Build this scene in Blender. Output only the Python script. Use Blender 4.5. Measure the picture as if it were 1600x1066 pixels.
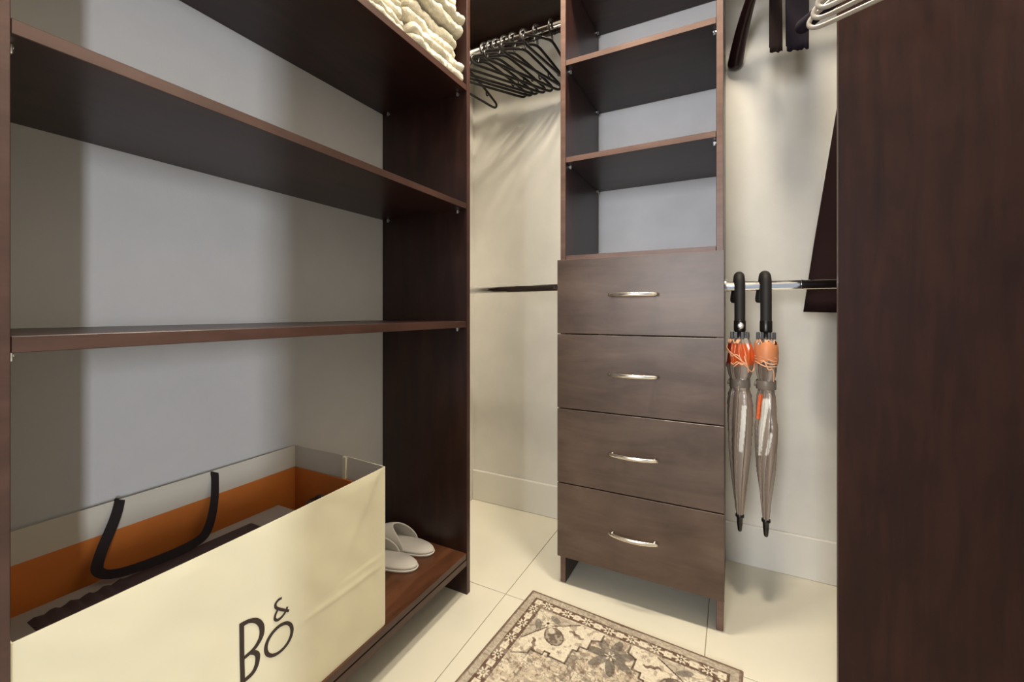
import bpy, bmesh, math, random
import numpy as np
from math import sin, cos, pi, radians
from mathutils import Vector, Matrix, noise
random.seed(4)
for o in list(bpy.data.objects): bpy.data.objects.remove(o)
S = bpy.context.scene
COL = S.collection

# ------------------------------------------------------------------ camera
cd = bpy.data.cameras.new('camera'); cam = bpy.data.objects.new('camera', cd); COL.objects.link(cam)
cam.location = (0, 0, .95); cam.rotation_euler = (radians(90), 0, radians(27.5))
cd.sensor_width = 36; cd.lens = 664 / 1600 * 36; cd.shift_y = -45 / 1600; cd.clip_start = .02
S.camera = cam
# ------------------------------------------------------------------ world, light, exposure
S.view_settings.view_transform = 'Standard'; S.view_settings.look = 'None'
S.view_settings.gamma = 1; S.view_settings.use_curve_mapping = False
S.view_settings.exposure = 0.6
w = bpy.data.worlds.new('world'); S.world = w; w.use_nodes = True
bg = w.node_tree.nodes['Background']; bg.inputs[0].default_value = (.86, .93, 1, 1); bg.inputs[1].default_value = .32
def area(name, loc, target, size, power, col, sy=None, shape=None):
    l = bpy.data.lights.new(name, 'AREA'); l.energy = power; l.color = col; l.size = size
    if shape: l.shape = shape
    if sy: l.shape = 'RECTANGLE'; l.size_y = sy
    o = bpy.data.objects.new(name, l); COL.objects.link(o); o.location = loc
    d = Vector(target) - Vector(loc); o.rotation_euler = d.to_track_quat('-Z', 'Y').to_euler()
    return o
area('bedroom_window_light', (4.5, -2.45, 1.35), (-.9, .35, 1.1), .24, 108, (.89, .935, 1), 1.5)
area('added_bedroom_fill', (-.5, -3.3, 1.45), (-.4, 1.8, 1.4), 1.0, 62, (.96, .965, 1), 1.3)  # added unseen fill behind the camera, brightens tower back and drawers
CEIL = 2.75
LAMPS = [(-.50, .98), (.02, 1.0)]
for i, (x, y) in enumerate(LAMPS):
    area('downlight_lamp', (x, y, CEIL - .03), (x, y, 0), .24, (20, 17)[i], (1, .89, .72), shape='DISK')

# ------------------------------------------------------------------ materials
def newmat(name):
    m = bpy.data.materials.new(name); m.use_nodes = True
    return m, m.node_tree, m.node_tree.nodes['Principled BSDF']
def simple(name, col, rough=.5, metal=0, spec=.5, nscale=0, namt=.1, bump=0, bscale=200, sheen=0, trans=0):
    m, nt, b = newmat(name)
    b.inputs['Base Color'].default_value = (*col, 1); b.inputs['Roughness'].default_value = rough
    b.inputs['Metallic'].default_value = metal; b.inputs['Specular IOR Level'].default_value = spec
    if sheen: b.inputs['Sheen Weight'].default_value = sheen
    tc = nt.nodes.new('ShaderNodeTexCoord')
    if nscale:
        n = nt.nodes.new('ShaderNodeTexNoise'); n.inputs['Scale'].default_value = nscale; n.inputs['Detail'].default_value = 5
        r = nt.nodes.new('ShaderNodeValToRGB')
        r.color_ramp.elements[0].position = .3; r.color_ramp.elements[1].position = .7
        r.color_ramp.elements[0].color = (*[c * (1 - namt) for c in col], 1)
        r.color_ramp.elements[1].color = (*[min(1, c * (1 + namt)) for c in col], 1)
        nt.links.new(tc.outputs['Object'], n.inputs['Vector']); nt.links.new(n.outputs[0], r.inputs[0])
        nt.links.new(r.outputs[0], b.inputs['Base Color'])
    if bump:
        n2 = nt.nodes.new('ShaderNodeTexNoise'); n2.inputs['Scale'].default_value = bscale; n2.inputs['Detail'].default_value = 3
        bp = nt.nodes.new('ShaderNodeBump'); bp.inputs['Strength'].default_value = bump; bp.inputs['Distance'].default_value = .002
        nt.links.new(tc.outputs['Object'], n2.inputs['Vector']); nt.links.new(n2.outputs[0], bp.inputs['Height'])
        nt.links.new(bp.outputs[0], b.inputs['Normal'])
    return m
def wood(name, grain, dark=(.020, .0072, .0057), light=(.046, .0175, .0128), rough=.36, cross=16):
    m, nt, b = newmat(name)
    tc = nt.nodes.new('ShaderNodeTexCoord'); mp = nt.nodes.new('ShaderNodeMapping')
    sc = [cross] * 3; sc['xyz'.index(grain)] = 2.0; mp.inputs['Scale'].default_value = sc
    n = nt.nodes.new('ShaderNodeTexNoise'); n.inputs['Scale'].default_value = 1.6; n.inputs['Detail'].default_value = 8
    n.inputs['Roughness'].default_value = .62; n.inputs['Distortion'].default_value = .5
    r = nt.nodes.new('ShaderNodeValToRGB'); e = r.color_ramp.elements
    e[0].position = .32; e[0].color = (*dark, 1); e[1].position = .72; e[1].color = (*light, 1)
    n2 = nt.nodes.new('ShaderNodeTexNoise'); n2.inputs['Scale'].default_value = 7; n2.inputs['Detail'].default_value = 4
    mx = nt.nodes.new('ShaderNodeMixRGB'); mx.blend_type = 'MULTIPLY'; mx.inputs[0].default_value = .6
    r2 = nt.nodes.new('ShaderNodeValToRGB'); r2.color_ramp.elements[0].color = (.55, .5, .5, 1); r2.color_ramp.elements[1].color = (1.2, 1.2, 1.2, 1)
    r2.color_ramp.elements[0].position = .3; r2.color_ramp.elements[1].position = .7
    L = nt.links.new
    L(tc.outputs['Object'], mp.inputs[0]); L(mp.outputs[0], n.inputs['Vector']); L(n.outputs[0], r.inputs[0])
    L(tc.outputs['Object'], n2.inputs['Vector']); L(n2.outputs[0], r2.inputs[0])
    L(r.outputs[0], mx.inputs[1]); L(r2.outputs[0], mx.inputs[2]); L(mx.outputs[0], b.inputs['Base Color'])
    b.inputs['Roughness'].default_value = rough
    bp = nt.nodes.new('ShaderNodeBump'); bp.inputs['Strength'].default_value = .06; bp.inputs['Distance'].default_value = .001
    L(n.outputs[0], bp.inputs['Height']); L(bp.outputs[0], b.inputs['Normal'])
    return m
def attr_mat(name, rough, spec=.5, metal=0, bump=0, bscale=400, sheen=0):
    m = simple(name, (1, 1, 1), rough, metal, spec, bump=bump, bscale=bscale, sheen=sheen)
    nt = m.node_tree; a = nt.nodes.new('ShaderNodeVertexColor'); a.layer_name = 'print'
    nt.links.new(a.outputs[0], nt.nodes['Principled BSDF'].inputs['Base Color'])
    return m
WX, WY, WZ = wood('espresso_wood_grain_x', 'x'), wood('espresso_wood_grain_y', 'y'), wood('espresso_wood_grain_z', 'z')
WD = wood('espresso_drawer_front', 'x', (.064, .038, .026), (.125, .083, .060), .36, 9)
WP = wood('espresso_partition_shaded', 'z', (.014, .0036, .0024), (.032, .0095, .0064), .5)  # same espresso wood; the weaker light on this panel is put into its colour
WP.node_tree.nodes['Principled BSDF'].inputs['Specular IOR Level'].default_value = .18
WB = wood('espresso_shelf_walnut', 'y', (.060, .022, .010), (.15, .058, .026), .34)
EDGEB = wood('edge_band_shelving', 'y', (.050, .022, .016), (.085, .040, .030), .4)
EDGE = wood('edge_band_lit', 'x', (.10, .052, .038), (.17, .095, .07), .4)  # same edge band kept lighter, lamp light on the tower edges put into colour
WALL = simple('wall_paint', (.76, .73, .66), .75, nscale=9, namt=.04, bump=.12, bscale=260)
BACKP = simple('wall_paint_cool', (.80, .80, .82), .75, nscale=9, namt=.04, bump=.12, bscale=260)
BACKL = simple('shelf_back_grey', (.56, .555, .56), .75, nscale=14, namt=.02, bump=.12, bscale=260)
CEILM = simple('ceiling_paint', (.78, .76, .72), .9)
BASE = simple('baseboard_paint', (.78, .75, .68), .45)
TILE = simple('porcelain_tile', (.80, .755, .62), .33, nscale=5, namt=.03)
GROUT = simple('grout', (.42, .38, .30), .9)
CHROME = simple('chrome', (.82, .82, .84), .08, 1)
NICKEL = simple('brushed_nickel', (.78, .74, .68), .25, 1)
STEEL = simple('pin_metal', (.7, .7, .7), .3, 1)
PLBLACK = simple('black_plastic', (.012, .010, .009), .28)
PLWHITE = simple('white_plastic', (.62, .58, .52), .3)
PLGREY = simple('pale_grey_plastic', (.36, .325, .29), .3)
RUBBER = simple('black_foam_rubber', (.020, .016, .014), .6, bump=.1, bscale=500)
MAHOG = simple('dark_lacquered_wood', (.018, .006, .007), .3, nscale=20, namt=.3)
NAVY = simple('dark_navy_fabric', (.012, .009, .014), .95, spec=.12, bump=.4, bscale=600)
BROWNF = simple('dark_brown_fabric', (.018, .011, .010), .95, spec=.12, bump=.4, bscale=600)
DRESS = simple('dark_dress_fabric', (.020, .009, .009), .9, spec=.12, bump=.3, bscale=500)
TOWEL = simple('cream_terry', (.60, .555, .44), .95, bump=1.0, bscale=260, sheen=.2, nscale=70, namt=.14)
PAPER = simple('cream_paper', (.73, .68, .50), .55, nscale=6, namt=.035)
PAPERIN = simple('cream_paper_inner', (.62, .58, .50), .6)
ORANGE = simple('orange_liner', (.60, .18, .03), .55, nscale=8, namt=.08)
RIBBON = simple('dark_ribbon', (.014, .007, .009), .8, bump=.3, bscale=900)
INK = simple('dark_brown_ink', (.028, .016, .014), .5)
GREYBOX = simple('pale_grey_card', (.45, .41, .37), .6)
DARKCLOTH = simple('dark_purple_cloth', (.085, .050, .052), .85, bump=.3, bscale=500)
DARKLEATHER = simple('dark_brown_leather', (.03, .012, .006), .4)
SLIP = simple('white_terry_slipper', (.62, .58, .53), .95, bump=.5, bscale=500, sheen=.3)
SLIPSOLE = simple('slipper_sole', (.72, .69, .62), .7)
SILVER = simple('silver_button', (.75, .73, .70), .3, 1)
ORPIPE = simple('orange_piping', (.98, .52, .30), .5)
UMB = attr_mat('umbrella_cloth', .24, .9, bump=.5, bscale=45)
UMBSTRAP = simple('taupe_strap', (.22, .18, .145), .4)
RUGM = attr_mat('woven_rug', .95, .2, bump=.7, bscale=500)
RUGEDGE = simple('rug_binding', (.20, .13, .09), .95)
EM = simple('lamp_lens', (1, 1, 1)); EM.node_tree.nodes['Principled BSDF'].inputs['Emission Color'].default_value = (1, .88, .7, 1)
EM.node_tree.nodes['Principled BSDF'].inputs['Emission Strength'].default_value = 4

# ------------------------------------------------------------------ helpers
def tag(o, label, cat, group=None):
    o['label'] = label; o['category'] = cat
    if group: o['group'] = group
    return o
def empty(name, loc, label, cat, group=None, rz=0):
    o = bpy.data.objects.new(name, None); COL.objects.link(o); o.location = loc; o.rotation_euler = (0, 0, rz)
    o.empty_display_size = .05
    return tag(o, label, cat, group)
def link(name, bm, mats, parent=None, smooth=False, org=(0, 0, 0)):
    """org: world position of the parent, so that geometry can be written in world coordinates"""
    if any(org): bmesh.ops.translate(bm, vec=-Vector(org), verts=bm.verts)
    me = bpy.data.meshes.new(name); bm.to_mesh(me); bm.free()
    for m in (mats if isinstance(mats, (list, tuple)) else [mats]): me.materials.append(m)
    if smooth:
        for p in me.polygons: p.use_smooth = True
    o = bpy.data.objects.new(name, me); COL.objects.link(o)
    if parent: o.parent = parent
    return o
def struct(name, bm, mat, smooth=False):
    o = link(name, bm, mat, smooth=smooth); o['kind'] = 'structure'; return o
def box(bm, a, b, bev=.0008, mi=0, edge=None):
    """axis-aligned box from a to b; edge = axis string such as '+x' whose face takes material 1"""
    a, b = [min(p, q) for p, q in zip(a, b)], [max(p, q) for p, q in zip(a, b)]
    r = bmesh.ops.create_cube(bm, size=1); vs = r['verts']
    for v in vs: v.co = Vector([(a[i] + b[i]) / 2 + v.co[i] * (b[i] - a[i]) for i in range(3)])
    fs = list({f for v in vs for f in v.link_faces})
    for f in fs:
        f.material_index = mi
        f.normal_update()
        if edge:
            for e in edge.split():
                ax = 'xyz'.index(e[1]); sg = 1 if e[0] == '+' else -1
                if f.normal[ax] * sg > .9: f.material_index = 1
    if bev:
        es = list({e for v in vs for e in v.link_edges})
        bmesh.ops.bevel(bm, geom=es, offset=bev, segments=1, affect='EDGES')
    return vs
def tube(bm, pts, r, n=8, closed=False, flat=None, caps=True, mi=0):
    """tube along pts; r float or list; flat=(up vector, ratio) squashes the section"""
    pts = [Vector(p) for p in pts]; N = len(pts); rings = []
    prev = None
    for i, p in enumerate(pts):
        if closed: t = pts[(i + 1) % N] - pts[i - 1]
        else: t = pts[min(i + 1, N - 1)] - pts[max(i - 1, 0)]
        t.normalize()
        if prev is None:
            up = Vector((0, 0, 1)) if abs(t.z) < .9 else Vector((1, 0, 0))
            u = t.cross(up).normalized()
        else:
            u = (prev - t * prev.dot(t)); u.normalize()
        prev = u; v = t.cross(u)
        rr = r[i] if isinstance(r, (list, tuple)) else r
        ring = []
        for k in range(n):
            a = 2 * pi * k / n; ring.append(bm.verts.new(p + u * (cos(a) * rr) + v * (sin(a) * rr)))
        rings.append(ring)
    for i in range(N if closed else N - 1):
        A, B = rings[i], rings[(i + 1) % N]
        for k in range(n):
            f = bm.faces.new((A[k], A[(k + 1) % n], B[(k + 1) % n], B[k])); f.material_index = mi
    if not closed and caps:
        for ring in (rings[0][::-1], rings[-1]):
            f = bm.faces.new(ring); f.material_index = mi
    return rings
def lathe(bm, prof, n=20, org=(0, 0, 0), axis='z', caps=True):
    rings = []
    for (r, z) in prof:
        ring = []
        for k in range(n):
            a = 2 * pi * k / n; p = (r * cos(a), r * sin(a), z)
            if axis == 'x': p = (z, p[0], p[1])
            if axis == 'y': p = (p[1], z, p[0])
            ring.append(bm.verts.new(Vector(p) + Vector(org)))
        rings.append(ring)
    for A, B in zip(rings, rings[1:]):
        for k in range(n): bm.faces.new((A[k], A[(k + 1) % n], B[(k + 1) % n], B[k]))
    if caps: bm.faces.new(rings[0][::-1]); bm.faces.new(rings[-1])
    bmesh.ops.recalc_face_normals(bm, faces=bm.faces)
def smooth_path(pts, n=8, closed=False):
    """Catmull-Rom"""
    P = [Vector(p) for p in pts]; out = []; N = len(P)
    for i in range(N if closed else N - 1):
        if closed: p0, p1, p2, p3 = P[i - 1], P[i], P[(i + 1) % N], P[(i + 2) % N]
        else: p0, p1, p2, p3 = P[max(i - 1, 0)], P[i], P[i + 1], P[min(i + 2, N - 1)]
        for k in range(n):
            t = k / n
            out.append(.5 * ((2 * p1) + (p2 - p0) * t + (2 * p0 - 5 * p1 + 4 * p2 - p3) * t * t + (3 * p1 - p0 - 3 * p2 + p3) * t ** 3))
    if not closed: out.append(P[-1])
    return out
def dup(root, loc=None, rz=None, label=None):
    r = root.copy(); COL.objects.link(r)
    if loc is not None: r.location = loc
    if rz is not None: r.rotation_euler = (0, 0, rz)
    if label: r['label'] = label
    for ch in list(root.children):
        c = ch.copy(); COL.objects.link(c); c.parent = r
        for g in list(ch.children):
            d = g.copy(); COL.objects.link(d); d.parent = c
    return r
NB = lambda: bmesh.new()

# ------------------------------------------------------------------ room shell
XL, XR, YB, YF = -1.175, .66, 1.836, -.12
DX0, DX1, DZ = -.62, .575, 2.1
bm = NB(); box(bm, (XL - .1, YF - .1, -.06), (XR + .1, YB + .1, -.004), 0); floor = struct('floor', bm, GROUT)
# tiles 0.61 m, joints read off the photograph
gx = [XL] + [x for x in (-.68, -.07, .54)] + [XR]; gy = [YF] + [.041, .651, 1.261] + [YB]
for i in range(len(gx) - 1):
    for j in range(len(gy) - 1):
        bm = NB(); g = .0013
        box(bm, (gx[i] + g, gy[j] + g, -.012), (gx[i + 1] - g, gy[j + 1] - g, 0), .0007)
        link('tile', bm, TILE, floor)
bm = NB(); box(bm, (XL - .1, YF - .1, 0), (XL, YB + .1, CEIL), 0); struct('wall_left', bm, WALL)
bm = NB(); box(bm, (XR, YF - .1, 0), (XR + .1, YB + .1, CEIL), 0); struct('wall_right', bm, WALL)
bm = NB(); box(bm, (XL, YB, 0), (XR, YB + .1, CEIL), 0); struct('wall_back', bm, WALL)
bm = NB()
box(bm, (XL, YF - .1, 0), (DX0, YF, CEIL), 0); box(bm, (DX1, YF - .1, 0), (XR, YF, CEIL), 0); box(bm, (DX0, YF - .1, DZ), (DX1, YF, CEIL), 0)
struct('wall_front', bm, WALL)
bm = NB(); box(bm, (XL - .1, YF - .1, CEIL), (XR + .1, YB + .1, CEIL + .1), 0); struct('ceiling', bm, CEILM)
def baseboard(name, a, b, ax):
    bm = NB(); box(bm, a, b, .003); struct(name, bm, BASE)
baseboard('baseboard_back', (XL, YB - .014, 0), (XR, YB, .15), 'x')
baseboard('baseboard_right', (XR - .014, YF, 0), (XR, YB - .014, .15), 'y')
bm = NB()
for x0, x1 in ((DX0 - .05, DX0), (DX1, DX1 + .05)): box(bm, (x0, YF, .001), (x1, YF + .012, DZ + .05), .003)
box(bm, (DX0, YF, DZ), (DX1, YF + .012, DZ + .05), .003)
struct('trim_1', bm, BASE)
for i, (x, y) in enumerate(LAMPS):
    e = empty('ceiling_light', (x, y, CEIL), ('round recessed ceiling downlight nearer the shelving unit', 'round recessed ceiling downlight nearer the reddish brown panel')[i], 'light', 'recessed ceiling downlights')
    bm = NB(); lathe(bm, [(.085, -.0005), (.105, -.0005), (.105, -.008), (.083, -.012)], 32, caps=False); link('trim_ring', bm, PLWHITE, e, True)
    bm = NB(); lathe(bm, [(.083, -.004), (.083, -.008)], 32); link('lens', bm, EM, e)

# ------------------------------------------------------------------ left shelving unit
BX, BY0, BY1, T = -.793, .18, 1.196, .019
ub = (-1.0, .69, 0)
unit = empty('shelving_unit', ub, 'dark espresso open shelving unit filling the left wall', 'shelving')
for y0, y1 in ((BY0 - T, BY0), (BY1, BY1 + T)):
    bm = NB(); box(bm, (XL + .002, y0, 0), (BX, y1, 2.32), .0008, edge='+x'); link('side_panel', bm, [WZ, EDGEB], unit, org=ub)
LS = [(.121, .14, 'b'), (.899, .92, 'm'), (1.297, 1.316, 'm'), (1.694, 1.715, 'm'), (2.09, 2.11, 'm'), (2.30, 2.319, 'm')]
def pin(parent, x, y, z, ax, org):
    """shelf pin sticking out of a side panel along ax ('+x','-x','+y','-y'): collar plus a small paddle under the shelf"""
    bm = NB(); s = 1 if ax[0] == '+' else -1
    lathe(bm, [(.0045, 0), (.0045, .003), (.0028, .0034), (.0028, .010)], 10, axis='x' if ax[1] == 'x' else 'y')
    for v in bm.verts:
        i = 0 if ax[1] == 'x' else 1
        v.co[i] *= s
        v.co += Vector((x, y, z - .0046))
    vs = box(bm, (x - .004, y - .004, z - .012) if False else (x - .0035 + (s * .006 if ax[1] == 'x' else 0), y - .0035 + (s * .006 if ax[1] == 'y' else 0), z - .013),
             (x + .0035 + (s * .006 if ax[1] == 'x' else 0), y + .0035 + (s * .006 if ax[1] == 'y' else 0), z - .0003), .001)
    bmesh.ops.recalc_face_normals(bm, faces=bm.faces)
    return link('shelf_pin', bm, STEEL, parent, org=org)
for z0, z1, k in LS:
    bm = NB(); box(bm, (XL + .003, BY0 + .0006, z0), (BX - .002, BY1 - .0006, z1), .0008, edge='+x')
    link('shelf', bm, [WB if k == 'b' else WY, EDGEB], unit, org=ub)
    if k == 'm':
        for x in (BX - .035, XL + .035):
            pin(unit, x, BY1, z0, '-y', ub); pin(unit, x, BY0, z0, '+y', ub)
bm = NB(); box(bm, (BX - .021, BY0 + .0006, .098), (BX - .001, BY1 - .0006, .1185), .0008, edge='+x'); link('bottom_rail', bm, [WY, EDGEB], unit, org=ub)
bm = NB(); box(bm, (XL + .003, BY0 + .0006, .02), (XL + .02, BY1 - .0006, .12), .0008); link('back_rail', bm, WY, unit, org=ub)

bm = NB(); box(bm, (XL + .0005, BY0 + .0006, .02), (XL + .0025, BY1 - .0006, 2.30), 0); link('back_panel', bm, BACKL, unit, org=ub)

# ------------------------------------------------------------------ drawer tower
TX0, TX1, TYF = -.541, -.026, 1.41
tb = (-.2835, 1.62, 0)
tower = empty('drawer_tower', tb, 'dark espresso closet tower with four drawers below open shelves', 'cabinet')
for x0, x1 in ((TX0, TX0 + T), (TX1 - T, TX1)):
    bm = NB()
    box(bm, (x0, TYF, 0), (x1, YB - .0145, 2.32), .0008, edge='-y'); link('side_panel', bm, [WZ, EDGE], tower, org=tb)
for z0 in (1.129, 1.475, 1.816, 2.157, 2.30):
    bm = NB(); box(bm, (TX0 + T + .0005, TYF + .001, z0), (TX1 - T - .0005, YB - .0145, z0 + .0195), .0008, edge='-y'); link('shelf', bm, [WX, EDGE], tower, org=tb)
    if 1.2 < z0 < 2.3:
        for y in (TYF + .035, YB - .045):
            pin(tower, TX0 + T, y, z0, '+x', tb); pin(tower, TX1 - T, y, z0, '-x', tb)
bm = NB(); box(bm, (TX0 + T + .0005, YB - .012, 1.149), (TX1 - T - .0005, YB - .008, 2.30), 0); link('back_panel', bm, BACKP, tower, org=tb)
bm = NB(); box(bm, (TX0 + T + .0005, YB - .05, .03), (TX1 - T - .0005, YB - .03, .12), .0008); link('back_rail', bm, WX, tower, org=tb)
DZ0, DH = .0985, .2588
def handle(parent, xc, y, zc, org):
    bm = NB(); L = .078; n = 16; rings = []
    for i in range(n + 1):
        u = -1 + 2 * i / n; x = xc + u * L
        yy = y - .017 - .017 * (1 - u * u); wv = .0048 + .0016 * (1 - abs(u) ** 3)
        dy = .0028
        rings.append([bm.verts.new(p) for p in ((x, yy - dy, zc - wv * .8), (x, yy - dy, zc + wv * .8), (x, yy - dy * .2, zc + wv), (x, yy + dy, zc + wv * .8), (x, yy + dy, zc - wv * .8), (x, yy - dy * .2, zc - wv))])
    for A, B in zip(rings, rings[1:]):
        for k in range(6): bm.faces.new((A[k], A[(k + 1) % 6], B[(k + 1) % 6], B[k]))
    bm.faces.new(rings[0][::-1]); bm.faces.new(rings[-1])
    for s in (-1, 1):
        tube(bm, [(xc + s * .066, y - .0002, zc), (xc + s * .066, y - .004, zc), (xc + s * .066, y - .024, zc)], [.0062, .0045, .0045], 10)
    bmesh.ops.recalc_face_normals(bm, faces=bm.faces)
    return link('handle', bm, NICKEL, parent, True, org)
for i in range(4):
    z0 = DZ0 + i * DH
    bm = NB(); f = TYF - .0205
    box(bm, (TX0 - .012 + .008, f, z0 + .0018), (TX1 + .012 - .009, TYF - .0012, z0 + DH - .0018), .0012)
    # drawer box behind the front
    box(bm, (TX0 + T + .012, TYF - .0012, z0 + .03), (TX0 + T + .024, YB - .06, z0 + DH - .04), 0)
    box(bm, (TX1 - T - .024, TYF - .0012, z0 + .03), (TX1 - T - .012, YB - .06, z0 + DH - .04), 0)
    box(bm, (TX0 + T + .024, TYF - .0012, z0 + .03), (TX1 - T - .024, YB - .06, z0 + .04), 0)
    box(bm, (TX0 + T + .024, YB - .072, z0 + .04), (TX1 - T - .024, YB - .06, z0 + DH - .04), 0)
    d = link('drawer', bm, WD, tower, org=tb)
    handle(d, -.2835, f, z0 + DH / 2 + .002, tb)

# ------------------------------------------------------------------ right partition panel
PX, PY = .221, 1.25
pb = (.44, PY, 0)
part_ = empty('closet_partition', pb, 'tall dark reddish brown closet panel nearest the camera on the right', 'panel')
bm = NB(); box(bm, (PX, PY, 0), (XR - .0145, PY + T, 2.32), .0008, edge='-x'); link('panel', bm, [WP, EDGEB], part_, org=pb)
bm = NB(); box(bm, (XR - .0335, PY + T, 2.2), (XR - .0145, PY + T + .04, 2.32), .0008); link('cleat', bm, WZ, part_, org=pb)

# ------------------------------------------------------------------ hanging-bay shelves and rods
for x0, x1, lab in ((XL, TX0, 'dark brown top shelf above the black hangers in the left bay'), (TX1, XR, 'dark brown top shelf over the right hanging bay')):
    o = empty('top_shelf', ((x0 + x1) / 2, 1.65, 2.29), lab, 'shelf', 'shelves over the hanging bays')
    bm = NB(); box(bm, (x0 + .001, 1.46, 2.28), (x1 - .001, YB - .001, 2.299), .0008, edge='-y'); link('board', bm, [WX, EDGE], o, org=o.location)
    bm = NB(); box(bm, (x0 + .001, YB - .02, 2.235), (x1 - .001, YB - .001, 2.28), .0008); link('cleat', bm, WX, o, org=o.location)
def rod(a, b, label, ra=.0075, rb=.015, joint=None, mat=CHROME):
    a, b = Vector(a), Vector(b); mid = (a + b) / 2
    e = empty('closet_rod', mid, label, 'rod', 'chrome closet rods')
    d = (b - a).normalized(); side = d.cross(Vector((0, 0, 1)))
    def oval(bm, p, q, sa, sb, n=20):
        rings = []
        for c in (p, q):
            rings.append([bm.verts.new(c + side * (cos(2 * pi * k / n) * sa) + Vector((0, 0, sin(2 * pi * k / n) * sb))) for k in range(n)])
        for k in range(n): bm.faces.new((rings[0][k], rings[0][(k + 1) % n], rings[1][(k + 1) % n], rings[1][k]))
        bm.faces.new(rings[0][::-1]); bm.faces.new(rings[1])
        bmesh.ops.recalc_face_normals(bm, faces=bm.faces)
    bm = NB(); oval(bm, a + d * .003, b - d * .003, ra, rb); r = link('rod_tube', bm, mat, e, org=mid)
    for p, s in ((a, 1), (b, -1)):
        bm = NB(); oval(bm, p + d * (s * .0004), p + d * (s * .004), ra + .006, rb + .006); oval(bm, p + d * (s * .004), p + d * (s * .014), ra + .002, rb + .002)
        q = p + d * (s * .005) + Vector((0, 0, rb + .009)); 
        tube(bm, [q - d * .004, q + d * .003], .0035, 8)
        link('rod_bracket', bm, CHROME, e, org=mid)
    if joint is not None:
        p = a + d * joint
        bm = NB(); oval(bm, p, p + d * .006, ra + .0012, rb + .0012); link('joint_ring', bm, CHROME, e, org=mid)
        bm = NB(); oval(bm, a + d * .003, a + d * (joint * .42), ra + .001, rb + .001); link('sleeve', bm, CHROME, e, org=mid)
    return e
YR = 1.6
ZU, ZLL, ZLR = 2.11, 1.048, 1.036
rod((XL, YR, ZU), (TX0, YR, ZU), 'chrome upper rod left of the tower holding the row of black hangers')
rod((TX1, YR, ZU), (XR, YR, ZU), 'chrome upper rod right of the tower holding the dark wide hanger and scarves')
rod((XL, YR, ZLL), (TX0, YR, ZLL), 'empty chrome lower rod across the wall left of the drawers')
rod((TX1, YR, ZLR), (XR, YR, ZLR), 'chrome lower rod right of the drawers with two umbrellas on it', joint=.215)
XS, ZS = .335, 1.75
rod((XS, YF, ZS), (XS, PY, ZS), 'chrome rod along the right wall in front of the reddish brown panel')

# ------------------------------------------------------------------ hangers (built at the origin: z = 0 is the top of the rod, arms along y)
def hook_path(ri, stem, end_a=-40):
    pts = []
    for k in range(15):
        a = radians(end_a + (180 - end_a) * k / 14)
        pts.append((0, cos(a) * ri, -ri + .0 + sin(a) * ri + .0045))
    pts = [(0, y, z) for _, y, z in pts]
    y0, z0 = pts[-1][1], pts[-1][2]
    pts += [(0, y0, z0 - .012), (0, y0 * .55, z0 - .026), (0, 0, z0 - .036), (0, 0, stem)]
    return smooth_path(pts, 2)
def tube_hanger(name, label, mat, group, r=.0055):
    e = empty(name, (0, 0, 0), label, 'hanger', group)
    bm = NB(); tube(bm, hook_path(.026, -.082), r * .82, 8); link('hook', bm, mat, e, True)
    h = .205
    half = [(0, 0, -.080), (0, .05, -.094), (0, .11, -.117), (0, h - .03, -.146), (0, h - .006, -.158), (0, h, -.170), (0, h - .008, -.181), (0, h - .03, -.186), (0, .1, -.186)]
    loop = half + [(0, 0, -.186)] + [(0, -y, z) for _, y, z in half[::-1]][:-1]
    bm = NB(); tube(bm, smooth_path(loop, 3, True), r, 8, True)
    link('frame', bm, mat, e, True)
    for s in (-1, 1):                                   # little strap hooks under the arms
        bm = NB(); q = [(0, s * .13, -.126), (0, s * .131, -.142), (0, s * .136, -.148), (0, s * .142, -.144)]
        tube(bm, smooth_path(q, 3), r * .6, 6); link('strap_hook', bm, mat, e, True)
    return e
ORD = ['first', 'second', 'third', 'fourth', 'fifth', 'sixth', 'seventh', 'eighth', 'ninth', 'tenth', 'eleventh', 'twelfth', 'thirteenth', 'fourteenth']
proto = tube_hanger('tube_hanger', 'black tubular plastic hanger at the far left end of the row, set apart', PLBLACK, 'black hangers on the upper left rod')
proto.location = (-1.062, YR, ZU + .0155); proto.rotation_euler = (0, 0, radians(-11))
hx = [(-.962, -33), (-.930, -33), (-.902, -33), (-.862, -31), (-.822, -29), (-.772, -25), (-.715, -18), (-.650, -9)]
for i, (x, a) in enumerate(hx):
    dup(proto, (x, YR, ZU + .0155), radians(a), '%s black tubular hanger from the left in the crowded row on the upper rod' % ORD[i])
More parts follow.
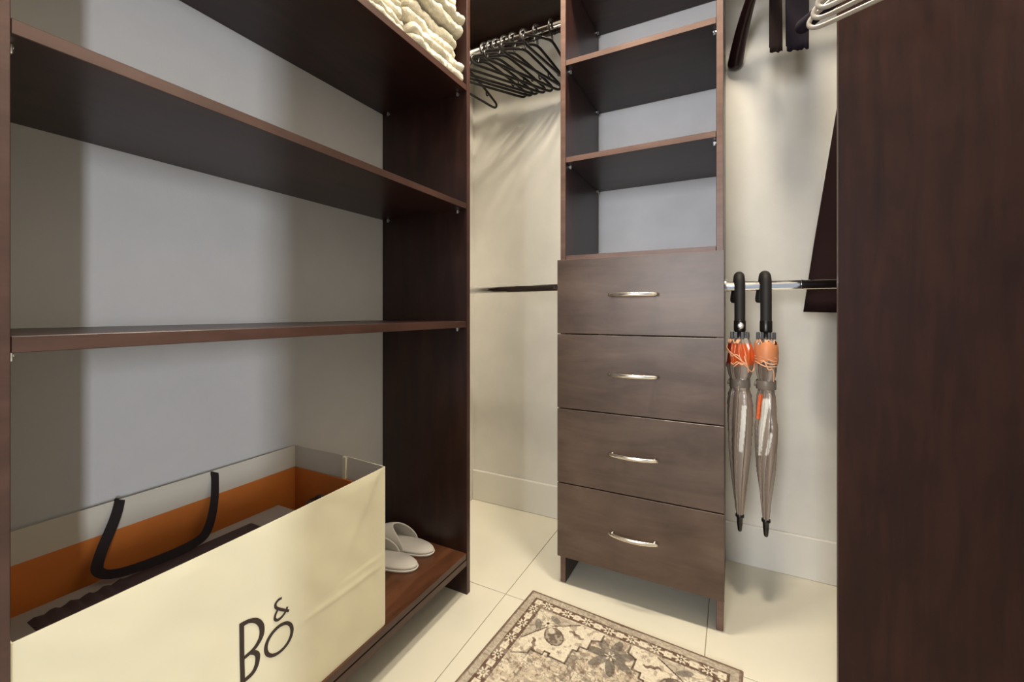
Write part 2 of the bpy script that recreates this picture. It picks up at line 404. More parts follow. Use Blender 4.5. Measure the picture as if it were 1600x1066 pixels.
# white hangers on the rod along the right wall (arms along x)
wh = tube_hanger('plastic_hanger', 'pale plastic hanger nearest the dark panel at the upper right', PLGREY, 'pale hangers at the upper right', .0050)
wh.location = (XS, 1.065, ZS + .0165); wh.rotation_euler = (0, 0, radians(64))
dup(wh, (XS, 1.025, ZS + .0165), radians(62), 'pale plastic hanger second from the dark panel at the upper right')
dup(wh, (XS, .985, ZS + .0165), radians(60), 'pale plastic hanger third from the dark panel at the upper right')
def wide_hanger(name, label, mat, loc, rz, h=.225, drop=.215, thick=.021, group=None):
    e = empty(name, loc, label, 'hanger', group, rz)
    bm = NB(); tube(bm, hook_path(.021, -.085), .0028, 8); link('hook', bm, STEEL, e, True)
    bm = NB(); pts = []; rs = []
    for k in range(-12, 13):
        u = k / 12; au = abs(u)
        pts.append((.018 * au * au, u * h, -.085 - (drop - .085) * au ** 1.35)); rs.append(.011 + (thick - .011) * au ** .8)
    pts = [Vector(p) for p in pts]; d = (pts[-1] - pts[-2]).normalized(); d2 = Vector((d.x, -d.y, d.z)); tail = ((.006, .97), (.012, .84), (.017, .62), (.020, .35), (.0212, .08))
    pts = [pts[0] + d2 * (thick * 45 * q) for q, _ in tail[::-1]] + pts + [pts[-1] + d * (thick * 45 * q) for q, _ in tail]
    rs = [thick * f for _, f in tail[::-1]] + rs + [thick * f for _, f in tail]
    tube(bm, pts, rs, 14); link('shoulder', bm, mat, e, True)
    return e
wide_hanger('suit_hanger', 'thick dark lacquered hanger arm against the wall right of the tower shelves', MAHOG, (.075, YR, ZU + .015), radians(22), .225, .230, .027)
wide_hanger('padded_hanger', 'black padded hanger end touching the pale hangers at the upper right', NAVY, (XS, 1.105, ZS + .0165), radians(66), .215, .140, .016)

# ------------------------------------------------------------------ scarves over the upper right rod
def scarf(x0, x1, zb, label, mat, ragged):
    e = empty('scarf', ((x0 + x1) / 2, YR, ZU + .016), label, 'scarf', 'dark scarves on the upper right rod')
    bm = NB(); nx = 10; path = []
    zt = ZU + .0175
    front = [(YR - .0115, zb + (ZU - zb) * k / 14) for k in range(15)]
    arc = [(YR - .0115 * cos(pi * k / 8), ZU + .004 + (zt - ZU - .004) * sin(pi * k / 8)) for k in range(1, 8)]
    back = [(YR + .0115, ZU - (ZU - zb - .03) * k / 14) for k in range(15)]
    path = front + arc + back; V = []
    for j, (y, z) in enumerate(path):
        row = []
        for i in range(nx + 1):
            u = i / nx; x = x0 + (x1 - x0) * u
            dz = (-ragged * (noise.noise(Vector((x * 130, j * .0, 3))) + .5 * (u - .5)) if j in (0, len(path) - 1) else 0)
            k = max(0, min(1, (ZU - z) / .1)) 
            dy = .004 * k * sin(u * 9 + z * 6) * (-1 if y < YR else 1) * .6
            if (y < YR): dy = -abs(dy)
            else: dy = abs(dy)
            fl = 1 - .10 * max(0, min(1, (z - zb) / .33)) if x1 - x0 < .045 else 1 + .06 * max(0, min(1, (z - zb) / .33))
            row.append(bm.verts.new(((x0 + x1) / 2 + (x - (x0 + x1) / 2) * fl, y + dy, z + dz)))
        V.append(row)
    for A, B in zip(V, V[1:]):
        for i in range(nx): bm.faces.new((A[i], A[i + 1], B[i + 1], B[i]))
    o = link('cloth', bm, mat, e, True, e.location); m = o.modifiers.new('thickness', 'SOLIDIFY'); m.thickness = .003; m.offset = 0
scarf(.1035, .138, 1.778, 'narrow dark brown strip of cloth hanging left of the wider navy one', BROWNF, .008)
scarf(.1495, .207, 1.768, 'wider dark navy strip of cloth hanging near the pale hangers', NAVY, .010)

# ------------------------------------------------------------------ dark dress behind the lower right rod
e = empty('hanging_dress', (.43, YR, ZU + .015), 'dark flared dress hanging behind the lower rod beside the right panel', 'dress')
bm = NB(); rings = []; n = 40; M = 26
for j in range(M + 1):
    t = j / M; z = 1.985 - t * (1.985 - .945)
    hw = .075 + .05 * min(1, t * 3.3) + .098 * max(0, (t - .25) / .75) ** 1.0
    dep = .035 + .02 * t; yc = YR + .10 * min(1, t * 1.3)
    ring = []
    for k in range(n):
        a = 2 * pi * k / n; f = 1 + .05 * t * sin(7 * a) + .02 * t * sin(3 * a + 1)
        ring.append(bm.verts.new((.43 + cos(a) * hw * (1 + .015 * sin(5 * a) * t), yc + sin(a) * dep * f, z - .006 * cos(a) * t)))
    rings.append(ring)
for A, B in zip(rings, rings[1:]):
    for k in range(n): bm.faces.new((A[k], A[(k + 1) % n], B[(k + 1) % n], B[k]))
bm.faces.new(rings[0]); bm.faces.new(rings[-1][::-1]); bmesh.ops.recalc_face_normals(bm, faces=bm.faces)
link('skirt', bm, DRESS, e, True, e.location)
bm = NB(); tube(bm, [Vector(p) + e.location for p in hook_path(.021, -.075)], .0028, 8); tube(bm, [(.36, YR, 1.985), (.43, YR, 2.045), (.50, YR, 1.985)], .006, 8)
link('hanger', bm, STEEL, e, True, e.location)

# ------------------------------------------------------------------ umbrellas
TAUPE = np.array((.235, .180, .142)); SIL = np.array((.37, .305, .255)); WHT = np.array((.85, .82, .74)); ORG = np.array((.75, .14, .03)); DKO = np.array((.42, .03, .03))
def umbrella(x, label, variant):
    e = empty('umbrella', (x, YR - .028, ZLR), label, 'umbrella', 'folded umbrellas on the lower right rod')
    y0 = YR - .028; org = e.location.copy()
    # crook handle over the rod
    zt = ZLR + .0170; R = .0160
    bm = NB(); tip = 1 if variant == 0 else 1
    arc = []
    cy, cz, ra = YR, zt + R - .026, .026
    pts = [(x, y0, .885), (x, y0, .93), (x, y0, 1.0), (x, cy - ra, cz - .02)]
    for k in range(9):
        a = pi - pi * k / 8; pts.append((x - .004 * k / 8, cy + cos(a) * ra, cz + sin(a) * ra))
    pts += [(x - .010, cy + ra, cz - .03), (x - .013, cy + ra, cz - .062)]
    P = smooth_path(pts, 4); N = len(P)
    rs = [R * (1.0 if p.z < 1.02 and i < N / 2 else 1.0) for i, p in enumerate(P)]; rs[0] = R * .96; rs[-1] = R * .7; rs[-2] = R * .95
    tube(bm, P, rs, 18); link('handle', bm, RUBBER, e, True, org)
    bm = NB(); lathe(bm, [(.0172, .888), (.0176, .892), (.0176, .921), (.0166, .923)], 20, (x, y0, 0)); 
    lathe(bm, [(.009, .845), (.0125, .86), (.0135, .888)], 14, (x, y0, 0)); link('collar', bm, PLBLACK, e, True, org)
    if variant == 0:
        bm = NB(); lathe(bm, [(.0110, .004), (.0110, -.003), (.008, -.0048)], 18, axis='y'); 
        for v in bm.verts: v.co += Vector((x + .002, y0 - .0168, .906))
        link('button', bm, SILVER, e, True, org)
    # rib tips round the collar
    bm = NB()
    for k in range(8):
        a = 2 * pi * k / 8 + .3; c = Vector((x + cos(a) * .024, y0 + sin(a) * .020, .878))
        box(bm, c - Vector((.0045, .0045, .014)), c + Vector((.0045, .0045, .008)), .001)
    link('rib_tips', bm, PLBLACK, e, org=org)
    # canopy
    XSC = .83 if variant else .89
    prof = [(.868, .027), (.855, .033), (.835, .037), (.810, .040), (.785, .0405), (.760, .038), (.742, .033), (.728, .0275), (.716, .0265), (.704, .029), (.685, .035), (.655, .0385), (.62, .0395), (.585, .0390), (.54, .0375), (.49, .0345), (.44, .0295), (.39, .0235), (.34, .0175), (.305, .0130), (.284, .0095)]
    if not variant: prof = [(z, r * 1.10) for z, r in prof]
    if variant: prof = [(z, r * (.93 if z > .6 else 1.06)) for z, r in prof]
    zs = np.array([p[0] for p in prof][::-1]); rr = np.array([p[1] for p in prof][::-1])
    M, n = 110, 128; bm = NB(); rings = []; cols = []
    for j in range(M + 1):
        z = .868 - (.868 - .284) * j / M; r = float(np.interp(z, zs, rr)); ring = []
        tw = (.716 - z) * (3.2 if variant else 1.6)
        amp = .10 if .70 < z < .735 else .40
        for k in range(n):
            a = 2 * pi * k / n
            ph = ((a + tw) / (2 * pi) * 8) % 1                      # saw-tooth pleats: each panel wraps over the next
            f = 1.02 - amp + amp * (ph ** .7 if ph < .88 else (1 - ph) / .12)
            if z > .77: f *= 1 + .07 * sin(11 * a + 40 * z) * min(1, (z - .77) / .04)
            f *= 1 + .05 * noise.noise(Vector((cos(a) * 1.5, sin(a) * 1.5, z * 14 + x * 9)))
            ring.append(bm.verts.new((x + cos(a) * r * f * XSC, y0 + sin(a) * r * f, z)))
            panel = int(((a + tw) / (2 * pi) * 8)) % 8
            base = TAUPE * (1 + .12 * (panel % 2)) if panel % 3 else SIL
            # camera side is around a = -pi/2 - .5
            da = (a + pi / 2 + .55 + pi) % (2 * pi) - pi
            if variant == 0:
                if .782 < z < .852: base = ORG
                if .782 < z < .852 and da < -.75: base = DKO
                q = panel == int(((-.45 - pi / 2 - .55 + .9 + 2 * pi) / (2 * pi)) * 8) % 8
                if .505 < z < .655 and .62 < da + (.6 - z) * 2.2 < 1.0: base = WHT
            else:
                u = da - (z - .60) * 6.0
                if .50 < z < .678 and -.35 < u < .42: base = WHT
                if .61 < z < .692 and -.98 < u < -.30 - (z - .65) * 3: base = ORG * 1.1
                if .505 < z < .575 and .95 < u < 1.35: base = WHT
            cols.append(base)
        rings.append(ring)
    for A, B in zip(rings, rings[1:]):
        for k in range(n): bm.faces.new((A[k], B[k], B[(k + 1) % n], A[(k + 1) % n]))
    bm.faces.new(rings[-1]); bm.faces.new(rings[0][::-1])
    bm.normal_update()
    o = link('canopy', bm, UMB, e, True, org)
    at = o.data.color_attributes.new('print', 'FLOAT_COLOR', 'POINT')
    at.data.foreach_set('color', np.c_[np.array(cols), np.ones(len(cols))].astype(np.float32).ravel())
    # fastening strap
    bm = NB(); k2 = .93 if variant else 1
    lathe(bm, [(.0295 * k2, .706), (.0305 * k2, .709), (.0305 * k2, .731), (.0295 * k2, .734)], 40, (x, y0, 0), caps=False)
    tube(bm, [(x - .030 * k2, y0 - .004, .728), (x - .032 * k2, y0 - .008, .724), (x - .033 * k2, y0 - .010, .715)], .004, 6)
    link('strap', bm, UMBSTRAP, e, True, org)
    # orange piping along the loose hem
    bm = NB()
    def pipe(fn, m=60, r=.0020):
        P = []
        for i in range(m + 1):
            a, z = fn(i / m); rad = float(np.interp(z, zs, rr)) * 1.03 + .001
            P.append((x + cos(a) * rad * XSC, y0 + sin(a) * rad * 1.0, z))
        tube(bm, P, r, 6)
    A0 = -pi / 2 - .55
    if variant == 0:
        pipe(lambda t: (A0 - 1.3 + 2.3 * t, .842 - .030 * t - .028 * t * t))
        pipe(lambda t: (A0 - 1.4 + 2.1 * t, .830 - .012 * t - .030 * t ** 3 + (.012 * sin(t * 9) if t > .6 else 0)))
        pipe(lambda t: (A0 - .1 + 1.0 * t, .788 - .004 * sin(t * 10)))
        pipe(lambda t: (A0 + .85 + .35 * sin(pi * t), .812 - .05 * sin(pi * t) - .004 * t))
        pipe(lambda t: (A0 + .25 * sin(12 * t) + t * 1.6 - .9, .862 - .012 * sin(t * 25) ** 2))
        pipe(lambda t: (A0 + 1.0 + 5.0 * t - .9, .775 + .014 * sin(16 * t)))
    else:
        for q in range(6):
            pipe(lambda t, q=q: (A0 - 1.5 + 3.0 * t, .850 - .0105 * q - .020 * t + .003 * sin(9 * t + q)))
        pipe(lambda t: (A0 + .1 + 1.5 * t, .792 - .008 * t - .055 * t * t + .008 * sin(t * 12)))
        pipe(lambda t: (A0 - 1.3 + .3 * sin(14 * t) + 2.6 * t, .863 - .014 * sin(t * 22) ** 2))
        pipe(lambda t: (A0 + 1.5 + 3.4 * t, .80 + .02 * sin(9 * t)))
    link('piping', bm, ORPIPE, e, True, org)
    if variant:
        bm = NB(); rings = []                       # loose orange hem wrapped round the top
        for z, r in ((.853, .0365), (.848, .0405), (.825, .0425), (.80, .0425), (.792, .0405)):
            rings.append([bm.verts.new((x + cos(2 * pi * k / 60) * r * .80 * (1 + .03 * sin(k * 1.1 + z * 90)), y0 + sin(2 * pi * k / 60) * r * .97, z + .006 * sin(k * .31))) for k in range(60)])
        for A, B in zip(rings, rings[1:]):
            for k in range(60): bm.faces.new((A[k], B[k], B[(k + 1) % 60], A[(k + 1) % 60]))
        link('hem', bm, HEM, e, True, org)
    # ferrule
    bm = NB(); lathe(bm, [(.0125, .292), (.0130, .284), (.0095, .281), (.0085, .262), (.0062, .240), (.0040, .236)], 18, (x, y0, 0)); link('ferrule', bm, PLBLACK, e, True, org)
HEM = simple('orange_hem_cloth', (.80, .30, .13), .45)
umbrella(.0190, 'folded taupe umbrella with bright orange hem and silver button, next to the drawers', 0)
umbrella(.0925, 'folded taupe umbrella with orange and white print, farther from the drawers', 1)

# ------------------------------------------------------------------ towels
def towel(y0, y1, x0, x1, z0, h, lobes, seed, label, tilt=0, droop=0, slump=0):
    h *= .94
    """folded towel: section in x-z with bulging folds at the front (+x), swept along y"""
    yc = (y0 + y1) / 2
    e = empty('folded_towel', ((x0 + x1) / 2, yc, z0), label, 'towel', 'cream towels stacked on the shelf')
    sec = []
    per = 10
    for l in range(lobes):                                   # front bulges, bottom to top
        lh = h / lobes
        off = .010 * noise.noise(Vector((l * 3.1, seed, 0)))
        for k in range(per + 1):
            a = -pi / 2 + pi * k / per
            sec.append((x1 - lh * .55 + off + cos(a) ** .8 * lh * .55 if cos(a) > 0 else x1 - lh * .55 + off, z0 + lh * (l + .5) + sin(a) * lh * .5))
    for k in range(1, 9): sec.append((x1 - .04 - (x1 - x0 - .06) * k / 8, z0 + h))
    for k in range(5): sec.append((x0 + .02 - .02 * sin(pi * k / 4), z0 + h - h * k / 4))
    for k in range(1, 8): sec.append((x0 + .02 + (x1 - x0 - .06) * k / 8, z0))
    bm = NB(); NY = 80; rings = []
    for j in range(NY + 1):
        v = j / NY; y = y0 + (y1 - y0) * v; ed = min(v, 1 - v)
        rnd = 1 - (1 - min(1, ed / .045)) ** 2.2               # rounded ends
        ring = []
        for i, (x, z) in enumerate(sec):
            n1 = noise.noise(Vector((x * 9 + seed, y * 13, z * 16))); n2 = noise.noise(Vector((x * 30, y * 34 + seed, z * 40))) + .6 * noise.noise(Vector((x * 70, y * 80 + seed, z * 80)))
            fr = max(0, min(1, (x - x1 + .10) / .08))
            xx = x + fr * (n1 * .009 + n2 * .005) - (1 - rnd) * .020 * fr + slump * fr * sin(v * pi) 
            zz = z0 + (z - z0) * (1 + n1 * .05 * fr) + (n2 * .004 + droop * (v - .5) * (z - z0) / h) * (1 if z > z0 + .01 else 0)
            zm = z0 + h * .5
            zz = zm + (zz - zm) * (.55 + .45 * rnd) if zz > zm else zz
            ring.append(bm.verts.new((xx, y, max(zz, z0 + .0004))))
        rings.append(ring)
    m = len(sec)
    for A, B in zip(rings, rings[1:]):
        for k in range(m): bm.faces.new((A[k], A[(k + 1) % m], B[(k + 1) % m], B[k]))
    for R in (rings[0][::-1], rings[-1]):
        c = bm.verts.new(sum((v.co for v in R), Vector()) / m)
        for k in range(m): bm.faces.new((R[k], R[(k + 1) % m], c))
    bmesh.ops.recalc_face_normals(bm, faces=bm.faces)
    link('terry_cloth', bm, TOWEL, e, True, e.location)
zs1 = 1.7152
RS = [(.072, 2, 'bottom'), (.078, 2, 'second from the bottom'), (.074, 2, 'third from the bottom'), (.070, 3, 'topmost')]
z = zs1
for i, (h, l, nm) in enumerate(RS):
    towel(.925 + (.012, .004, .02, .03)[i], 1.190 - (0, .014, .006, .022)[i], -1.15, -.800 + (0, -.012, .001, -.014)[i], z, h, l, 5.3 * i + 1, '%s folded cream towel of the stack nearest the shelf end' % nm.capitalize() if False else 'cream towel, %s in the stack at the far shelf end' % nm)
    z += h
LSK = [(.046, 2, 'bottom'), (.050, 2, 'second from the bottom'), (.055, 2, 'third from the bottom'), (.06, 2, 'fourth from the bottom'), (.055, 2, 'topmost')]
z = zs1
for i, (h, l, nm) in enumerate(LSK):
    towel(.60 + .006 * i, .912 - (0, .008, 0, .010, .014)[i], -1.15, -.802 - (0, .006, .012, .008, .015)[i], z, h, l, 7.7 * i + 40, 'cream towel, %s in the stack nearer the camera' % nm)
    z += h

# ------------------------------------------------------------------ paper bag and its contents
GX0, GX1, GY0, GY1, GZ0, GZ1 = -1.157, -.800, .1815, .825, .1405, .550
bo = ((GX0 + GX1) / 2, (GY0 + GY1) / 2, GZ0)
bag = empty('paper_bag', bo, 'large cream paper shopping bag with dark logo letters on the bottom shelf', 'bag')
def sheet(bm, fn, nu, nv, th, mi=0):
    """double sided sheet: fn(u,v) -> (point, normal)"""
    V = [[], []]
    for s in (0, 1):
        for j in range(nv + 1):
            V[s].append([bm.verts.new(fn(i / nu, j / nv)[0] - fn(i / nu, j / nv)[1] * (th * s)) for i in range(nu + 1)])
    for j in range(nv):
        for i in range(nu):
            bm.faces.new((V[0][j][i], V[0][j][i + 1], V[0][j + 1][i + 1], V[0][j + 1][i])).material_index = mi
            bm.faces.new((V[1][j][i], V[1][j + 1][i], V[1][j + 1][i + 1], V[1][j][i + 1])).material_index = mi + 1
    for j in range(nv):
        for i in (0, nu): bm.faces.new((V[0][j][i], V[0][j + 1][i], V[1][j + 1][i], V[1][j][i])).material_index = mi
    for i in range(nu):
        for j in (0, nv): bm.faces.new((V[0][j][i], V[0][j][i + 1], V[1][j][i + 1], V[1][j][i])).material_index = mi
def front_x(y, z):
    """paper front with shallow creases"""
    u = (y - GY0) / (GY1 - GY0); v = (z - GZ0) / (GZ1 - GZ0)
    ed = min(1, min(u, 1 - u) / .06, (1 - v) / .05 + .02, v / .05)
    d = .0035 * noise.noise(Vector((y * 7, z * 6, 1))) + .0018 * noise.noise(Vector((y * 18 + z * 9, z * 13, 7)))
    c1 = (z - .300) - (y - GY1) * -.02                               # horizontal fold right of the lettering
    if y > .56: d += .0016 * math.exp(-(c1 / .006) ** 2) * min(1, (y - .56) / .08)
    c2 = (GY1 - y) * .9 - (GZ1 - z) * .55 - .012                     # diagonal crease from the top corner
    if z > .33: d += .0022 * math.tanh(c2 / .010) * math.exp(-((GY1 - y) / .13) ** 2) * .8
    return d * max(0, ed)
bm = NB()
sheet(bm, lambda u, v: (Vector((GX1 + front_x(GY0 + (GY1 - GY0) * u, GZ0 + (GZ1 - GZ0) * v), GY0 + (GY1 - GY0) * u, GZ0 + (GZ1 - GZ0 - .014 * (1 - u * u)) * v)), Vector((1, 0, 0))), 130, 90, .0016)
sheet(bm, lambda u, v: (Vector((GX0 + .004 * sin(pi * u) * v, GY0 + (GY1 - GY0) * u, GZ0 + (GZ1 - GZ0 + .004) * v)), Vector((-1, 0, 0))), 20, 8, .0016)
def gus(y, sgn):
    def f(u, v):
        k = 1 - abs(2 * u - 1)
        return Vector((GX0 + (GX1 - GX0) * u, y + sgn * .010 * k * max(0, v - .2), GZ0 + (GZ1 - GZ0 + .004 * (1 - u) - (.0145 * u if y < .5 else 0)) * v)), Vector((0, sgn, 0))
    return f
sheet(bm, gus(GY1, 1), 12, 8, .0016); sheet(bm, gus(GY0, -1 * -1 if False else 1), 12, 8, -.0016)
box(bm, (GX0, GY0, GZ0), (GX1, GY1, GZ0 + .0016), 0)
bmesh.ops.recalc_face_normals(bm, faces=bm.faces)
link('body', bm, [PAPER, PAPERIN], bag, True, bo)
bag.children[0].data.polygons.foreach_set('use_smooth', [True] * len(bag.children[0].data.polygons))
m = bag.children[0].modifiers.new('edges', 'EDGE_SPLIT'); m.split_angle = radians(35)
# turned-in cream cuff joint on the far side wall and the orange liner below the cuff
bm = NB(); box(bm, (-.956, GY1 - .0022, .492), (-.944, GY1 + .0060, GZ1 + .001), 0); link('cuff_seam', bm, PAPER, bag, org=bo)
LZ = .492; q = .004
bm = NB()
box(bm, (GX0 + .0022, GY0 + q, GZ0 + .003), (GX0 + q + .0016, GY1 - q, LZ), 0)
box(bm, (GX1 - .008, GY0 + q, GZ0 + .003), (GX1 - .0065, GY1 - q, LZ), 0)
box(bm, (GX0 + q, GY1 - .0048, GZ0 + .003), (GX1 - .008, GY1 - .0024, LZ), 0)
box(bm, (GX0 + q, GY0 + .0024, GZ0 + .003), (GX1 - .008, GY0 + .0048, LZ), 0)
box(bm, (GX0 + q, GY0 + q, GZ0 + .002), (GX1 - .008, GY1 - q, GZ0 + .0035), 0)
link('orange_lining', bm, ORANGE, bag, org=bo)
def ribbon(pts, width, th, wdir):
    bm = NB(); P = smooth_path(pts, 8); rows = []
    for i, p in enumerate(P):
        t = (P[min(i + 1, len(P) - 1)] - P[max(i - 1, 0)]).normalized()
        n0 = Vector(wdir(i / (len(P) - 1))); w_ = n0.cross(t).normalized(); n = t.cross(w_)
        rows.append([bm.verts.new(p + w_ * a * width / 2 + n * b * th / 2) for a, b in ((-1, -1), (1, -1), (1, 1), (-1, 1))])
    for A, B in zip(rows, rows[1:]):
        for k in range(4): bm.faces.new((A[k], A[(k + 1) % 4], B[(k + 1) % 4], B[k]))
    bm.faces.new(rows[0][::-1]); bm.faces.new(rows[-1]); bmesh.ops.recalc_face_normals(bm, faces=bm.faces)
    return bm
hb = ribbon([(-1.1535, .414, .553), (-1.149, .413, .549), (-1.140, .402, .520), (-1.118, .372, .466), (-1.095, .362, .445), (-1.070, .385, .4375), (-1.055, .45, .4375), (-1.062, .515, .4375), (-1.088, .552, .444), (-1.120, .582, .482), (-1.146, .598, .530), (-1.1535, .600, .553)], .019, .0016, lambda t: (1, .15, 1.3 * sin(pi * t) ** 2))
link('ribbon_handle', hb, RIBBON, bag, False, bo)
# lettering on the front face: strokes in (y, z)
def stroke(bm, pts, ws, closed=False, n=8):
    P = smooth_path([(0, y, z) for y, z in pts], n, closed); N = len(P); W = []
    k = len(pts)
    for i in range(N):
        t = i / N * k if closed else i / (N - 1) * (k - 1)
        a = int(t) % k; b = (a + 1) % k if closed else min(a + 1, k - 1); W.append(ws[a] + (ws[b] - ws[a]) * (t - int(t)))
    rows = []
    for i, p in enumerate(P):
        t = (P[(i + 1) % N] - P[i - 1]) if closed else (P[min(i + 1, N - 1)] - P[max(i - 1, 0)])
        t.normalize(); nrm = Vector((0, -t.z, t.y)); row = []
        for sgn in (-1, 1):
            q = p + nrm * (sgn * W[i] / 2); x = GX1 + front_x(q.y, q.z) + .0007
            row.append(bm.verts.new((x, q.y, q.z)))
        rows.append(row)
    for i in range(N if closed else N - 1):
        A, B = rows[i], rows[(i + 1) % N]; bm.faces.new((A[0], A[1], B[1], B[0]))
def letter(strokes):
    bm = NB()
    for s in strokes: stroke(bm, *s)
    r = bmesh.ops.solidify(bm, geom=bm.faces[:], thickness=-.0003) if False else None
    bmesh.ops.recalc_face_normals(bm, faces=bm.faces)
    for f in bm.faces:
        if f.normal.x < 0: f.normal_flip()
    o = link('logo_letter', bm, INK, bag, False, bo)
    mm = o.modifiers.new('ink', 'SOLIDIFY'); mm.thickness = .0005; mm.offset = 0
letter([([(.4628, .268), (.4628, .325), (.4628, .380)], [.0082] * 3),
        ([(.4640, .3755), (.476, .3745), (.490, .366), (.4985, .351), (.4985, .334), (.491, .322), (.481, .316), (.466, .313)], [.0085, .0072, .0088, .0098, .0096, .008, .0068, .006]),
        ([(.478, .3145), (.487, .308), (.4913, .298), (.488, .283), (.480, .275), (.466, .2725)], [.006, .0078, .0092, .0088, .0078, .007])])
letter([([(.5345 + .0275 * cos(a), .3015 + .0262 * sin(a)) for a in [2 * pi * k / 12 for k in range(12)]], [.0075, .0066, .0062, .0064, .0068, .0072, .0074, .007, .0062, .006, .0064, .0072], True)])
letter([([(.5400, .3795), (.5335, .3800), (.5275, .3755), (.5280, .3680), (.5345, .3610), (.5440, .3530), (.5555, .3440)], [.004, .0046, .005, .0052, .0052, .005, .005]),
        ([(.5522, .3545), (.5480, .3470), (.5400, .3420), (.5310, .3415), (.5255, .3470), (.5270, .3550), (.5330, .3625)], [.0042, .0044, .0046, .005, .005, .0046, .004])])
# contents of the bag
cb = (-.985, .485, GZ0 + .004)
e = empty('gift_box', cb, 'pale grey box lying inside the paper bag', 'box')
bm = NB(); box(bm, (-1.112, .215, GZ0 + .0040), (-.86, .741, .355), .002); link('base', bm, GREYBOX, e, org=cb)
bm = NB(); box(bm, (-1.116, .211, .3552), (-.856, .745, .4175), .002); link('lid', bm, GREYBOX, e, org=cb)
gb = (-.97, .44, .4177)
e = empty('folded_garment', gb, 'dark purple folded cloth with ribbed end on the grey box in the bag', 'garment')
bm = NB(); NU, NV = 60, 24; V = []
for j in range(NV + 1):
    row = []
    for i in range(NU + 1):
        u, v = i / NU, j / NV; y = .262 + .385 * u; x = -1.074 + .20 * v
        ed = min(1, min(u, 1 - u) / .03, min(v, 1 - v) / .05); h = .0078 * ed ** .5
        if u < .36: h += .0034 * ed * sin(u * 105) * min(1, (.36 - u) / .05)
        row.append(bm.verts.new((x, y,   .4179 + h + .0008 * noise.noise(Vector((x * 30, y * 30, 0))) * ed)))
    V.append(row)
for A, B in zip(V, V[1:]):
    for i in range(NU): bm.faces.new((A[i], A[i + 1], B[i + 1], B[i]))
bmesh.ops.recalc_face_normals(bm, faces=bm.faces)
for v in list(bm.verts): pass
o = link('cloth', bm, DARKCLOTH, e, True, gb)
eb = (-.98, .777, GZ0 + .004)
e = empty('dark_case', eb, 'small dark brown case standing at the far end inside the bag', 'case')
bm = NB(); vs = box(bm, (-1.03, .757, GZ0 + .0042), (-.88, .803, .442), .010); bmesh.ops.recalc_face_normals(bm, faces=bm.faces); link('shell', bm, DARKLEATHER, e, False, eb)
bm = NB(); tube(bm, smooth_path([(-1.0, .776, .441), (-.995, .776, .452), (-.96, .776, .456), (-.925, .776, .452), (-.92, .776, .441)], 4), .005, 8); link('grip', bm, DARKLEATHER, e, True, eb)

# ------------------------------------------------------------------ slippers (toe along +x)
def half_width(x):
    c = min(1, abs(x / .131)); t = (x + .131) / .262
    return (.039 + .010 * t ** .8) * max(0, 1 - c ** 3.2) ** .48
def sole_outline(n=64):
    P = []
    for k in range(n):
        a = 2 * pi * k / n; x = .131 * math.copysign(abs(cos(a)) ** .75, cos(a))
        P.append((x, half_width(x) * (1 if sin(a) >= 0 else -1)))
    return P
def slipper(loc, rz, label):
    e = empty('slipper', loc, label, 'slipper', 'white slippers on the bottom shelf', rz)
    O = sole_outline(); n = len(O)
    def slab(bm, z0, z1, s, rnd):
        lev = [(s - rnd, z0), (s, z0 + (z1 - z0) * .3), (s, z0 + (z1 - z0) * .7), (s - rnd, z1)]
        R = [[bm.verts.new((x * f, y * f, z)) for x, y in O] for f, z in lev]
        for A, B in zip(R, R[1:]):
            for k in range(n): bm.faces.new((A[k], A[(k + 1) % n], B[(k + 1) % n], B[k]))
        bm.faces.new(R[0][::-1]); bm.faces.new(R[-1])
    bm = NB(); slab(bm, 0, .006, 1.0, .02); link('sole', bm, SLIPSOLE, e, True)
    bm = NB(); slab(bm, .0062, .0175, .99, .035); link('footbed', bm, SLIP, e, True)
    bm = NB(); NS, NA = 22, 28; rows = []
    for j in range(NS + 1):
        row = []
        for k in range(NA + 1):
            a = pi * k / NA; sa = sin(a)
            xs = -.042 + .072 * sa ** 1.6; x = xs + (.1295 - xs) * (j / NS)
            hh = .064 * max(0, 1 - max(0, (x + .02) / .150) ** 2.0) ** .6 + .003
            row.append(bm.verts.new((x, -cos(a) * half_width(x) * (1 - .07 * sa), .011 + hh * sa ** .85)))
        rows.append(row)
    for A, B in zip(rows, rows[1:]):
        for k in range(NA): bm.faces.new((A[k], A[k + 1], B[k + 1], B[k]))
    bmesh.ops.recalc_face_normals(bm, faces=bm.faces)
    o = link('upper', bm, SLIP, e, True); mm = o.modifiers.new('padding', 'SOLIDIFY'); mm.thickness = .005; mm.offset = -1
    m2 = o.modifiers.new('soft', 'SUBSURF'); m2.levels = m2.render_levels = 1
    bm = NB(); tube(bm, [v for v in [(x * 1.0, y * 1.0, .0062) for x, y in O]], .0022, 6, True); link('welt', bm, SLIPSOLE, e, True)
slipper((-1.020, 1.128, .1402), radians(184), 'white slipper against the end panel of the shelving unit')
slipper((-1.012, 1.030, .1402), radians(187), 'white slipper half hidden behind the paper bag')

